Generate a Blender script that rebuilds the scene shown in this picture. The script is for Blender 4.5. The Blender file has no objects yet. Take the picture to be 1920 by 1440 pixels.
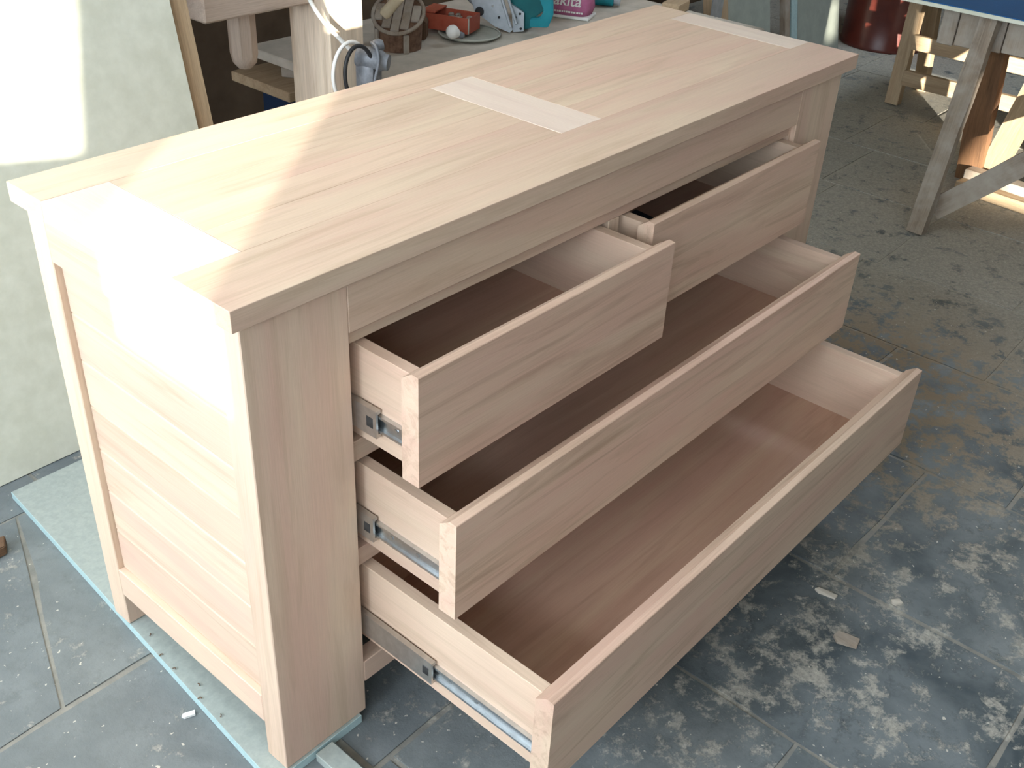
import bpy, bmesh, math, random
from mathutils import Vector, Matrix, Quaternion

random.seed(7)
scene = bpy.context.scene
COL = scene.collection

# ------------------------------------------------------------------ camera
def look_matrix(az, pitch, roll, pos):
    f = Vector((math.cos(pitch) * math.sin(az), math.cos(pitch) * math.cos(az), math.sin(pitch)))
    r = f.cross(Vector((0, 0, 1))).normalized()
    u = r.cross(f)
    r2 = r * math.cos(roll) + u * math.sin(roll)
    u2 = -r * math.sin(roll) + u * math.cos(roll)
    m = Matrix((r2, u2, -f)).transposed().to_4x4()
    m.translation = pos
    return m

cam_data = bpy.data.cameras.new('camera')
cam = bpy.data.objects.new('camera', cam_data)
COL.objects.link(cam)
cam_data.sensor_width = 36.0
cam_data.lens = 36.0 * 1996.5758 / 1920.0
cam_data.clip_start = 0.02
cam.matrix_world = look_matrix(0.8744, -0.5785, 0.0529, (-0.6161, -0.9395, 1.4573))
scene.camera = cam

# ------------------------------------------------------------------ sky, sun, exposure
world = bpy.data.worlds.new('sky')
scene.world = world
world.use_nodes = True
wn = world.node_tree.nodes
wn['Background'].inputs['Color'].default_value = (0.78, 0.89, 1.0, 1)
wn['Background'].inputs['Strength'].default_value = 16.0

SUN_K = 0.16                         # fall of the sun per metre along x
sun_dir = Vector((0.788, 0.616, -SUN_K * 0.788)).normalized()
sun_data = bpy.data.lights.new('sun', 'SUN')
sun_data.energy = 20.0
sun_data.angle = math.radians(0.53)
sun_data.color = (1.0, 0.93, 0.80)
sun = bpy.data.objects.new('sun', sun_data)
COL.objects.link(sun)
sun.rotation_mode = 'QUATERNION'
sun.rotation_quaternion = sun_dir.to_track_quat('-Z', 'Y')
sun.location = (-5, -4, 3)

vs = scene.view_settings
vs.view_transform = 'Standard'
vs.look = 'None'
vs.exposure = 0.0
vs.gamma = 1.0
vs.use_curve_mapping = False
scene.cycles.use_denoising = True
scene.cycles.max_bounces = 10
scene.cycles.diffuse_bounces = 6

FLOOR = -0.018
WX = -2.2                            # inner face of the window wall
# openings of the window wall, the high second one added to brighten the fronts: y0, y1, z0, z1
OPEN = [(-0.953, 2.00, 1.017, 2.10), (-3.70, -1.80, 2.10, 2.72), (-1.725, -1.415, 1.017, 2.35),
        (-4.75, -4.09, 0.87, 1.45), (-3.935, -3.835, 1.13, 1.32)]
def portal(name, loc, rot, sx, sy):
    d = bpy.data.lights.new(name, 'AREA')
    d.shape = 'RECTANGLE'; d.size = sx; d.size_y = sy
    d.cycles.is_portal = True
    o = bpy.data.objects.new(name, d)
    COL.objects.link(o)
    o.location = loc; o.rotation_euler = rot
for (a, b, c, d_) in OPEN[:4]:
    portal('window_portal', (WX - 0.07, (a + b) / 2, (c + d_) / 2), (0, -math.pi / 2, 0), d_ - c, b - a)

ROOF_FILL = [(-0.75, 0.0, 0.35, 1.1), (4.0, 4.9, 0.1, 1.0)]      # unseen openings added in the roof to brighten the scene, x0 x1 y0 y1
for (a, b, c, d_) in ROOF_FILL:
    portal('roof_fill_portal', ((a + b) / 2, (c + d_) / 2, 2.97), (0, 0, 0), b - a, d_ - c)

# ------------------------------------------------------------------ materials
def nodes_of(name):
    m = bpy.data.materials.new(name)
    m.use_nodes = True
    nt = m.node_tree
    return m, nt, nt.nodes['Principled BSDF']

def N(nt, kind, **kw):
    n = nt.nodes.new(kind)
    for k, v in kw.items():
        if k.startswith('i_'):
            key = k[2:].replace('_', ' ')
            n.inputs[int(key) if key.isdigit() else key].default_value = v
        else:
            setattr(n, k, v)
    return n

def mix(nt, fac, a, b, blend='MIX'):
    n = nt.nodes.new('ShaderNodeMix')
    n.data_type = 'RGBA'; n.blend_type = blend
    for sock, v in ((0, fac), (6, a), (7, b)):
        if isinstance(v, bpy.types.NodeSocket):
            nt.links.new(v, n.inputs[sock])
        elif sock == 0:
            n.inputs[0].default_value = v
        else:
            n.inputs[sock].default_value = (*v, 1)
    return n.outputs[2]

def ramp(nt, src, lo, hi, c0=(0, 0, 0, 1), c1=(1, 1, 1, 1)):
    n = nt.nodes.new('ShaderNodeValToRGB')
    n.color_ramp.elements[0].position = lo; n.color_ramp.elements[0].color = c0
    n.color_ramp.elements[1].position = hi; n.color_ramp.elements[1].color = c1
    nt.links.new(src, n.inputs[0])
    return n.outputs[0]

def noise(nt, vec, scale, detail=3, rough=0.55, dist=0.0):
    n = N(nt, 'ShaderNodeTexNoise')
    n.inputs['Scale'].default_value = scale
    n.inputs['Detail'].default_value = detail
    n.inputs['Roughness'].default_value = rough
    n.inputs['Distortion'].default_value = dist
    nt.links.new(vec, n.inputs['Vector'])
    return n.outputs['Fac']

def bump(nt, bsdf, h, strength=0.2, dist=0.002):
    b = N(nt, 'ShaderNodeBump')
    b.inputs['Strength'].default_value = strength
    b.inputs['Distance'].default_value = dist
    nt.links.new(h, b.inputs['Height'])
    nt.links.new(b.outputs[0], bsdf.inputs['Normal'])

def local_vec(nt, scale3, seeded=True):
    tc = N(nt, 'ShaderNodeTexCoord')
    v = tc.outputs['Object']
    if seeded:
        oi = N(nt, 'ShaderNodeObjectInfo')
        mul = N(nt, 'ShaderNodeVectorMath', operation='SCALE')
        mul.inputs[0].default_value = (13.1, 27.7, 41.3)
        nt.links.new(oi.outputs['Random'], mul.inputs['Scale'])
        add = N(nt, 'ShaderNodeVectorMath', operation='ADD')
        nt.links.new(v, add.inputs[0]); nt.links.new(mul.outputs[0], add.inputs[1])
        v = add.outputs[0]
    mp = N(nt, 'ShaderNodeVectorMath', operation='MULTIPLY')
    mp.inputs[1].default_value = scale3
    nt.links.new(v, mp.inputs[0])
    return mp.outputs[0]

def axes(axis, along, across):
    return tuple(along if i == 'xyz'.index(axis) else across for i in range(3))

def wood(name, axis, pale, pink, dark, rough=0.55, var=0.16, grain=0.16, weather=None, mlo=0.50, mhi=0.82):
    m, nt, b = nodes_of(name)
    broad = noise(nt, local_vec(nt, axes(axis, 0.8, 7.0)), 2.0, 3, 0.5, 0.8)
    mid = noise(nt, local_vec(nt, axes(axis, 1.1, 17.0)), 2.2, 4, 0.62, 1.0)
    fine = noise(nt, local_vec(nt, axes(axis, 6.0, 240.0)), 2.0, 2, 0.6, 0.1)
    c = mix(nt, ramp(nt, broad, 0.36, 0.66), pale, pink)
    c = mix(nt, ramp(nt, mid, mlo, mhi), c, dark)
    g = ramp(nt, fine, 0.35, 0.75, (1 - grain * 0.5,) * 3 + (1,), (1.0, 1.0, 1.0, 1))
    c = mix(nt, 1.0, c, g, 'MULTIPLY')
    oi = N(nt, 'ShaderNodeObjectInfo')
    v = ramp(nt, oi.outputs['Random'], 0, 1, (1 - var, 1 - var, 1 - var, 1), (1, 1, 1, 1))
    c = mix(nt, 1.0, c, v, 'MULTIPLY')
    if weather:
        w = noise(nt, local_vec(nt, (9, 9, 9)), 1.0, 4, 0.65)
        c = mix(nt, ramp(nt, w, 0.35, 0.7), c, weather)
    nt.links.new(c, b.inputs['Base Color'])
    b.inputs['Roughness'].default_value = rough
    b.inputs['Specular IOR Level'].default_value = 0.35
    bump(nt, b, fine, 0.12, 0.0015)
    return m

PALE, PINK, DARK = (0.71, 0.545, 0.40), (0.68, 0.465, 0.355), (0.53, 0.375, 0.26)
WOOD = {a: wood('pale_hardwood_' + a, a, PALE, PINK, DARK) for a in 'xyz'}
FRONTW = wood('drawer_front_hardwood', 'x', (0.71, 0.53, 0.385), (0.68, 0.45, 0.34), (0.44, 0.295, 0.20), var=0.12, mlo=0.48, mhi=0.80)
BAND = wood('crossband_hardwood', 'y', (0.76, 0.63, 0.52), (0.74, 0.58, 0.49), (0.66, 0.52, 0.43), var=0.03)
BOXW = {a: wood('drawer_box_hardwood_' + a, a, (0.67, 0.505, 0.37), (0.63, 0.435, 0.325), (0.52, 0.375, 0.265)) for a in 'xyz'}
BOTTOM = wood('drawer_bottom_veneer', 'x', (0.56, 0.37, 0.26), (0.53, 0.32, 0.235), (0.42, 0.26, 0.185), var=0.05)
OLD = {a: wood('weathered_timber_' + a, a, (0.42, 0.34, 0.26), (0.36, 0.28, 0.21), (0.20, 0.15, 0.11), 0.8, 0.2, 0.6, (0.40, 0.36, 0.31)) for a in 'xyz'}
FRESH = {a: wood('sawn_pine_' + a, a, (0.62, 0.47, 0.30), (0.56, 0.40, 0.25), (0.42, 0.29, 0.17), 0.75, 0.15, 0.5) for a in 'xyz'}
GREYPINK = wood('worn_pinkish_timber', 'z', (0.62, 0.52, 0.43), (0.57, 0.46, 0.38), (0.40, 0.32, 0.26), 0.8, 0.05, 0.4)
PALELEG = wood('worn_pale_timber', 'z', (0.76, 0.63, 0.48), (0.70, 0.56, 0.43), (0.48, 0.36, 0.25), 0.75, 0.02, 0.4)
RUSTY = wood('reddish_timber', 'z', (0.30, 0.16, 0.08), (0.25, 0.13, 0.07), (0.12, 0.07, 0.04), 0.8, 0.1, 0.6)
BROWN = {a: wood('brown_timber_' + a, a, (0.20, 0.115, 0.06), (0.16, 0.09, 0.05), (0.07, 0.04, 0.025), 0.8, 0.15, 0.6) for a in 'xyz'}

def speckled(name, c0, c1, scale=60, rough=0.7, lo=0.35, hi=0.7, bmp=0.15, spec=0.3, metal=0.0):
    m, nt, b = nodes_of(name)
    f = noise(nt, local_vec(nt, (1, 1, 1)), scale, 4, 0.6)
    c = mix(nt, ramp(nt, f, lo, hi), c0, c1)
    nt.links.new(c, b.inputs['Base Color'])
    b.inputs['Roughness'].default_value = rough
    b.inputs['Specular IOR Level'].default_value = spec
    b.inputs['Metallic'].default_value = metal
    if bmp: bump(nt, b, f, bmp, 0.001)
    return m

MDF = speckled('pale_fibreboard', (0.56, 0.57, 0.47), (0.64, 0.65, 0.55), 25)
MDF_GREEN = speckled('green_fibreboard', (0.29, 0.325, 0.30), (0.35, 0.38, 0.35), 90)
MDF_EDGE = speckled('green_fibreboard_edge', (0.34, 0.47, 0.48), (0.42, 0.55, 0.55), 140)
GREENISH = speckled('greenish_panel', (0.29, 0.32, 0.28), (0.35, 0.375, 0.33), 15)
STEEL = speckled('zinc_steel', (0.55, 0.58, 0.60), (0.66, 0.70, 0.72), 70, 0.28, bmp=0, spec=0.5, metal=1.0)
STEEL_DARK = speckled('dull_steel', (0.46, 0.44, 0.41), (0.56, 0.54, 0.51), 70, 0.36, bmp=0, spec=0.5, metal=0.9)
STEEL_BLACK = speckled('slide_clip_plastic', (0.02, 0.02, 0.02), (0.05, 0.05, 0.05), 60, 0.5)
ALU = speckled('cast_aluminium', (0.40, 0.45, 0.50), (0.52, 0.57, 0.62), 30, 0.42, bmp=0.05, metal=0.6)
CASTGREY = speckled('grey_cast_metal', (0.13, 0.14, 0.155), (0.24, 0.25, 0.27), 40, 0.55, metal=0.2)
TEAL = speckled('teal_plastic', (0.0, 0.20, 0.25), (0.005, 0.25, 0.31), 12, 0.35, bmp=0, spec=0.5)
TEAL_DARK = speckled('dark_teal_plastic', (0.005, 0.10, 0.11), (0.01, 0.14, 0.15), 14, 0.5, bmp=0)
BLACK = speckled('black_rubber', (0.012, 0.012, 0.014), (0.03, 0.03, 0.03), 30, 0.5)
WHITE = speckled('white_plastic', (0.72, 0.71, 0.67), (0.80, 0.79, 0.75), 20, 0.45, bmp=0)
CREAM = speckled('cream_leather', (0.60, 0.50, 0.34), (0.72, 0.62, 0.45), 30, 0.7)
PINKBAG = speckled('mauve_cloth', (0.40, 0.12, 0.23), (0.46, 0.16, 0.28), 40, 0.8)
REDTIN = speckled('red_painted_tin', (0.34, 0.07, 0.04), (0.40, 0.10, 0.06), 30, 0.45)
DRUM = speckled('rusty_red_paint', (0.075, 0.014, 0.010), (0.13, 0.028, 0.018), 9, 0.32, bmp=0.3, spec=0.6)
DUSTY = speckled('dusty_board', (0.47, 0.43, 0.36), (0.60, 0.54, 0.46), 14, 0.9)
STONEWARE = speckled('dusty_plate', (0.33, 0.34, 0.29), (0.42, 0.42, 0.36), 25, 0.7)
BLUEPLASTIC = speckled('dark_blue_plastic', (0.010, 0.024, 0.055), (0.014, 0.032, 0.075), 12, 0.5, bmp=0)
NIGHT = speckled('near_black_mottled', (0.010, 0.011, 0.016), (0.03, 0.032, 0.042), 60, 0.55)
LAMINATE = speckled('blue_laminate', (0.008, 0.075, 0.20), (0.012, 0.09, 0.23), 8, 0.25, bmp=0.0, spec=0.4)
BARK = speckled('dark_bark', (0.10, 0.055, 0.035), (0.22, 0.13, 0.085), 45, 0.9, bmp=0.6)
PLASTER = speckled('grey_plaster', (0.66, 0.62, 0.56), (0.74, 0.70, 0.64), 6, 0.9)
LOW_BOUNCE = speckled('low_bounce_wall', (0.17, 0.15, 0.13), (0.26, 0.23, 0.20), 5, 0.9)  # unseen front and right walls, darkened to cut bounce on the fronts
DARKWALL = speckled('dark_brown_wall', (0.10, 0.065, 0.04), (0.16, 0.11, 0.07), 5, 0.9)  # mottled dark brown for the back wall
SCRAP = speckled('grey_scraps', (0.16, 0.13, 0.11), (0.42, 0.36, 0.30), 120, 0.8)

def slate(name, grout=False):
    m, nt, b = nodes_of(name)
    geo = N(nt, 'ShaderNodeNewGeometry')
    pos = geo.outputs['Position']
    sep = N(nt, 'ShaderNodeSeparateXYZ'); nt.links.new(pos, sep.inputs[0])
    oi = N(nt, 'ShaderNodeObjectInfo')
    if grout:
        base = mix(nt, ramp(nt, noise(nt, pos, 30, 4), 0.3, 0.7), (0.17, 0.168, 0.15), (0.26, 0.245, 0.21))
    else:
        cloud = noise(nt, pos, 5, 5, 0.6, 0.3)
        base = mix(nt, ramp(nt, cloud, 0.35, 0.68), (0.048, 0.064, 0.072), (0.17, 0.19, 0.194))
        base = mix(nt, ramp(nt, noise(nt, pos, 34, 4, 0.7), 0.50, 0.72), base, (0.055, 0.068, 0.072))
        left_blend = N(nt, 'ShaderNodeMapRange'); left_blend.inputs[1].default_value = 0.1; left_blend.inputs[2].default_value = 0.7
        left_blend.inputs[3].default_value = 0.38; left_blend.inputs[4].default_value = 0.0
        nt.links.new(sep.outputs[0], left_blend.inputs[0])
        base = mix(nt, left_blend.outputs[0], base, (0.25, 0.265, 0.262))  # base colour blends paler towards the left
        tint = ramp(nt, oi.outputs['Random'], 0, 1, (0.82, 0.84, 0.86, 1), (1.1, 1.08, 1.05, 1))
        base = mix(nt, 1.0, base, tint, 'MULTIPLY')
    # sawdust: trodden flakes, thick beyond the far end of the chest, thin towards the viewer
    fl = noise(nt, pos, 17, 8, 0.76, 0.1)
    fx = N(nt, 'ShaderNodeMapRange'); fx.inputs[1].default_value = 1.3; fx.inputs[2].default_value = 2.6
    fx.inputs[3].default_value = 0.0; fx.inputs[4].default_value = 0.155
    nt.links.new(sep.outputs[0], fx.inputs[0])
    add = N(nt, 'ShaderNodeMath', operation='ADD')
    fw = N(nt, 'ShaderNodeMapRange'); fw.inputs[1].default_value = 0.0; fw.inputs[2].default_value = 0.6
    fw.inputs[3].default_value = -0.075; fw.inputs[4].default_value = 0.0
    nt.links.new(sep.outputs[0], fw.inputs[0])
    a0 = N(nt, 'ShaderNodeMath', operation='ADD')
    nt.links.new(fl, a0.inputs[0]); nt.links.new(fw.outputs[0], a0.inputs[1])
    nt.links.new(a0.outputs[0], add.inputs[0]); nt.links.new(fx.outputs[0], add.inputs[1])
    mask = ramp(nt, add.outputs[0], 0.515, 0.60)
    grit = noise(nt, pos, 130, 3, 0.7)
    dust = mix(nt, ramp(nt, grit, 0.35, 0.7), (0.30, 0.285, 0.245), (0.47, 0.44, 0.375))
    dv = N(nt, 'ShaderNodeVectorMath', operation='DISTANCE'); dv.inputs[1].default_value = (1.75, -0.12, FLOOR)
    nt.links.new(pos, dv.inputs[0])
    near = ramp(nt, dv.outputs['Value'], 0.25, 0.75, (1, 1, 1, 1), (0, 0, 0, 1))
    dust = mix(nt, near, dust, (0.25, 0.185, 0.115))
    mul = N(nt, 'ShaderNodeMath', operation='MULTIPLY'); mul.inputs[1].default_value = 0.85
    nt.links.new(mask, mul.inputs[0])
    c = mix(nt, mul.outputs[0], base, dust)
    sp = noise(nt, pos, 95, 2, 0.5)
    c = mix(nt, ramp(nt, sp, 0.715, 0.74), c, (0.50, 0.47, 0.40))
    nt.links.new(c, b.inputs['Base Color'])
    r = ramp(nt, mask, 0, 1, (0.48,) * 3 + (1,), (0.9,) * 3 + (1,))
    nt.links.new(r, b.inputs['Roughness'])
    b.inputs['Specular IOR Level'].default_value = 0.4
    hb = mix(nt, 0.5, noise(nt, pos, 40, 5, 0.7), fl)
    bump(nt, b, hb, 0.5, 0.006)
    return m
SLATE = slate('slate_with_sawdust')
GROUT = slate('sandy_mortar', True)

# ------------------------------------------------------------------ mesh helpers
CEN = {}

def put(name, bm, mat, parent=None, smooth=False, origin=None):
    """one mesh object from bm, whose vertices are in the frame of the thing; origin at the box centre"""
    me = bpy.data.meshes.new(name)
    vs_ = [v.co for v in bm.verts]
    if origin is None:
        lo = Vector([min(v[i] for v in vs_) for i in range(3)])
        hi = Vector([max(v[i] for v in vs_) for i in range(3)])
        origin = (lo + hi) / 2
    origin = Vector(origin)
    bmesh.ops.translate(bm, verts=bm.verts, vec=-origin)
    bmesh.ops.recalc_face_normals(bm, faces=bm.faces)
    bm.to_mesh(me); bm.free()
    if smooth:
        for p in me.polygons: p.use_smooth = True
        if smooth != 'all':
            me.set_sharp_from_angle(angle=math.radians(40))
    me.materials.append(mat)
    o = bpy.data.objects.new(name, me)
    COL.objects.link(o)
    base = CEN.get(parent.name, Vector()) if parent else Vector()
    o.parent = parent
    o.location = origin - base
    CEN[o.name] = origin
    return o

def thing(name, label, cat, loc=(0, 0, 0), rotz=0.0, group=None):
    o = bpy.data.objects.new(name, None)
    COL.objects.link(o)
    o.empty_display_size = 0.05
    o.location = loc; o.rotation_euler = (0, 0, rotz)
    CEN[o.name] = Vector()
    return tag(o, label, cat, group)

def tag(o, label, cat, group=None):
    o['label'] = label; o['category'] = cat
    if group: o['group'] = group
    return o

def struct(o, label=None):
    o['kind'] = 'structure'
    if label: o['label'] = label
    return o

def add_box(bm, x0, x1, y0, y1, z0, z1, bevel=0.0):
    r = bmesh.ops.create_cube(bm, size=1.0)
    for v in r['verts']:
        v.co = Vector(((x0 + x1) / 2 + v.co.x * (x1 - x0), (y0 + y1) / 2 + v.co.y * (y1 - y0), (z0 + z1) / 2 + v.co.z * (z1 - z0)))
    if bevel:
        es = list({e for v in r['verts'] for e in v.link_edges})
        bmesh.ops.bevel(bm, geom=es, offset=bevel, segments=1, affect='EDGES')
    return bm

def box(name, x0, x1, y0, y1, z0, z1, mat, parent=None, bevel=0.0012):
    bm = bmesh.new()
    add_box(bm, x0, x1, y0, y1, z0, z1, bevel)
    return put(name, bm, mat, parent)

def add_prism(bm, poly, axis, a, b):
    """poly: 2-D points in the plane of the other two axes, extruded from a to b along axis"""
    def P(p, t):
        return {'x': (t, p[0], p[1]), 'y': (p[0], t, p[1]), 'z': (p[0], p[1], t)}[axis]
    v0 = [bm.verts.new(P(p, a)) for p in poly]
    v1 = [bm.verts.new(P(p, b)) for p in poly]
    bm.faces.new(v0); bm.faces.new(list(reversed(v1)))
    n = len(poly)
    for i in range(n):
        bm.faces.new((v0[i], v1[i], v1[(i + 1) % n], v0[(i + 1) % n]))
    return bm

def prism(name, poly, axis, a, b, mat, parent=None, bevel=0.0):
    bm = bmesh.new()
    add_prism(bm, poly, axis, a, b)
    if bevel:
        bmesh.ops.recalc_face_normals(bm, faces=bm.faces)
        bmesh.ops.bevel(bm, geom=list(bm.edges), offset=bevel, segments=2, affect='EDGES')
    return put(name, bm, mat, parent, smooth=bool(bevel))

def add_lathe(bm, prof, n=28, frame=None):
    frame = frame or Matrix()
    rings = []
    for r, z in prof:
        if r < 1e-6:
            rings.append([bm.verts.new(frame @ Vector((0, 0, z)))])
        else:
            rings.append([bm.verts.new(frame @ Vector((r * math.cos(2 * math.pi * i / n), r * math.sin(2 * math.pi * i / n), z))) for i in range(n)])
    for a, b in zip(rings, rings[1:]):
        for i in range(n):
            j = (i + 1) % n
            q = [a[i % len(a)], a[j % len(a)], b[j % len(b)], b[i % len(b)]]
            q = [v for k, v in enumerate(q) if v not in q[:k]]
            if len(q) > 2: bm.faces.new(q)
    return bm

def lathe(name, prof, mat, parent=None, n=28, frame=None):
    return put(name, add_lathe(bmesh.new(), prof, n, frame), mat, parent, smooth=True)

def axis_frame(p, d):
    q = Vector(d).normalized().to_track_quat('Z', 'Y')
    return Matrix.Translation(Vector(p)) @ q.to_matrix().to_4x4()

def add_tube(bm, pts, r, n=8):
    pts = [Vector(p) for p in pts]
    rings = []
    up = None
    for i, p in enumerate(pts):
        t = (pts[min(i + 1, len(pts) - 1)] - pts[max(i - 1, 0)]).normalized()
        if up is None:
            up = t.orthogonal().normalized()
        up = (up - t * up.dot(t)).normalized()
        s = t.cross(up)
        rr = r[i] if isinstance(r, (list, tuple)) else r
        rings.append([bm.verts.new(p + (up * math.cos(2 * math.pi * k / n) + s * math.sin(2 * math.pi * k / n)) * rr) for k in range(n)])
    for a, b in zip(rings, rings[1:]):
        for k in range(n):
            bm.faces.new((a[k], a[(k + 1) % n], b[(k + 1) % n], b[k]))
    bm.faces.new(rings[0]); bm.faces.new(list(reversed(rings[-1])))
    return bm

def smooth_path(pts, per=6):
    pts = [Vector(p) for p in pts]
    out = []
    for i in range(len(pts) - 1):
        p0, p1, p2, p3 = pts[max(i - 1, 0)], pts[i], pts[i + 1], pts[min(i + 2, len(pts) - 1)]
        for k in range(per):
            t = k / per
            out.append(0.5 * ((2 * p1) + (p2 - p0) * t + (2 * p0 - 5 * p1 + 4 * p2 - p3) * t * t + (3 * p1 - p0 - 3 * p2 + p3) * t ** 3))
    out.append(pts[-1])
    return out

def tube(name, pts, r, mat, parent=None, n=8, per=6):
    return put(name, add_tube(bmesh.new(), smooth_path(pts, per), r, n), mat, parent, smooth='all')

def bar(name, p0, p1, w, d, side, mat, parent=None, bevel=0.003, rough=0.0):
    """a squared timber from p0 to p1; w across the direction `side`, d across the third; long axis is local z"""
    p0, p1 = Vector(p0), Vector(p1)
    z = (p1 - p0); L = z.length; z.normalize()
    x = (Vector(side) - z * Vector(side).dot(z)).normalized()
    y = z.cross(x)
    bm = bmesh.new()
    add_box(bm, -w / 2, w / 2, -d / 2, d / 2, -L / 2, L / 2)
    if rough:
        es = [e for e in bm.edges if abs(e.verts[0].co.z - e.verts[1].co.z) > L * 0.9]
        bmesh.ops.subdivide_edges(bm, edges=es, cuts=7, use_grid_fill=True)
        for v in bm.verts:
            v.co.x += random.uniform(-rough, rough); v.co.y += random.uniform(-rough, rough)
    elif bevel:
        bmesh.ops.bevel(bm, geom=list(bm.edges), offset=bevel, segments=1, affect='EDGES')
    c = (p0 + p1) / 2
    o = put(name, bm, mat, None, origin=(0, 0, 0))
    base = CEN.get(parent.name, Vector()) if parent else Vector()
    o.parent = parent
    o.rotation_mode = 'QUATERNION'
    o.rotation_quaternion = Matrix((x, y, z)).transposed().to_quaternion()
    o.location = c - base
    CEN[o.name] = c
    return o

# ================================================================== the room
def wall_with_openings(name, axis, plane0, plane1, a0, a1, z0, z1, openings, mat):
    """a wall slab between plane0 and plane1 built of solid pieces around its openings"""
    bm = bmesh.new()
    cuts_a = sorted({a0, a1, *[v for o in openings for v in o[:2]]})
    for s, e in zip(cuts_a, cuts_a[1:]):
        zs = [z0]
        for o in openings:
            if o[0] <= s + 1e-6 and o[1] >= e - 1e-6:
                zs += [o[2], o[3]]
        zs.append(z1)
        for k in range(0, len(zs), 2):
            if zs[k + 1] - zs[k] > 1e-4:
                if axis == 'x': add_box(bm, plane0, plane1, s, e, zs[k], zs[k + 1])
                else: add_box(bm, s, e, plane0, plane1, zs[k], zs[k + 1])
    bmesh.ops.remove_doubles(bm, verts=bm.verts, dist=1e-5)
    return struct(put(name, bm, mat))

XR, YB, YF, ZC = 7.6, 2.45, -5.5, 2.9
wall_with_openings('wall_left', 'x', WX - 0.06, WX, YF - 0.1, YB + 0.1, FLOOR - 0.1, ZC, OPEN, PLASTER)
wall_with_openings('wall_front', 'y', YF - 0.1, YF, WX, XR, FLOOR - 0.1, ZC, [], LOW_BOUNCE)
struct(box('wall_back', WX, XR, YB, YB + 0.1, FLOOR - 0.1, ZC, DARKWALL, bevel=0))
struct(box('wall_right', XR, XR + 0.1, YF - 0.1, YB + 0.1, FLOOR - 0.1, ZC, LOW_BOUNCE, bevel=0))
bm = bmesh.new()
px = WX - 0.06
for (a, b, c, d_) in ROOF_FILL:
    add_box(bm, px, a, YF - 0.1, YB + 0.1, ZC, ZC + 0.06)
    add_box(bm, a, b, YF - 0.1, c, ZC, ZC + 0.06); add_box(bm, a, b, d_, YB + 0.1, ZC, ZC + 0.06)
    px = b
add_box(bm, px, XR + 0.1, YF - 0.1, YB + 0.1, ZC, ZC + 0.06)
bmesh.ops.remove_doubles(bm, verts=bm.verts, dist=1e-5)
struct(put('ceiling', bm, PLASTER))
struct(box('trim_1', 0.26, 0.40, 1.46, 1.59, FLOOR, ZC, OLD['z'], bevel=0.004))

# ---- flagstone floor: mortar bed with separate slabs
floor = struct(box('floor', WX - 0.06, XR + 0.1, YF - 0.1, YB + 0.1, FLOOR - 0.1, FLOOR - 0.0030, GROUT, bevel=0))
CEN['floor'] = CEN[floor.name]
def slab(poly):
    cx = sum(p[0] for p in poly) / len(poly); cy = sum(p[1] for p in poly) / len(poly)
    g = 0.005
    pts = []
    for i in range(len(poly)):
        p, q = Vector(poly[i]), Vector(poly[(i + 1) % len(poly)])
        L = (q - p).length
        k = max(1, int(L / 0.11))
        for j in range(k):
            t = p.lerp(q, j / k)
            d = Vector((cx, cy)) - t
            t = t + d.normalized() * (g * 1.3 + random.uniform(-0.0035, 0.0035))
            pts.append((t.x, t.y))
    top = FLOOR + random.uniform(-0.001, 0.0)
    bm = bmesh.new()
    add_prism(bm, pts, 'z', FLOOR - 0.03, top - 0.003)
    up = max(bm.faces, key=lambda f: f.calc_center_median().z if len(f.verts) == len(pts) else -9)
    r = bmesh.ops.inset_individual(bm, faces=[up], thickness=0.006, depth=0.0)
    for v in up.verts: v.co.z += 0.003
    return put('slab', bm, SLATE, floor)
cols = [-0.95, -0.45, None, 0.63, 1.05, 1.525, 2.02, 2.47, 2.98, 3.42, 3.90, 4.40, 4.95, 5.45, 6.0]
known = {(0.63, 1.05): [-1.25, -0.83, -0.30], (1.05, 1.525): [-1.30, -0.88, -0.415], (1.525, 2.02): [-1.12, -0.60, -0.12],
         (2.02, 2.47): [-0.85, -0.36], (3.42, 3.90): [-0.15, 0.30, 0.755], (3.90, 4.40): [-0.30, 0.18, 0.62]}
def ybreaks(a, b):
    ks = list(known.get((a, b), [random.uniform(-0.4, -0.1)]))
    while ks[0] > -2.3: ks.insert(0, ks[0] - random.uniform(0.40, 0.58))
    while ks[-1] < YB - 0.35: ks.append(ks[-1] + random.uniform(0.40, 0.58))
    ks[-1] = YB
    return ks
xs = [c for c in cols if c is not None]
for a, b in zip(xs, xs[1:]):
    if a == -0.45:
        continue
    ks = ybreaks(a, b)
    for s, e in zip(ks, ks[1:]):
        slab([(a, s), (b, s), (b, e), (a, e)])
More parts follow.
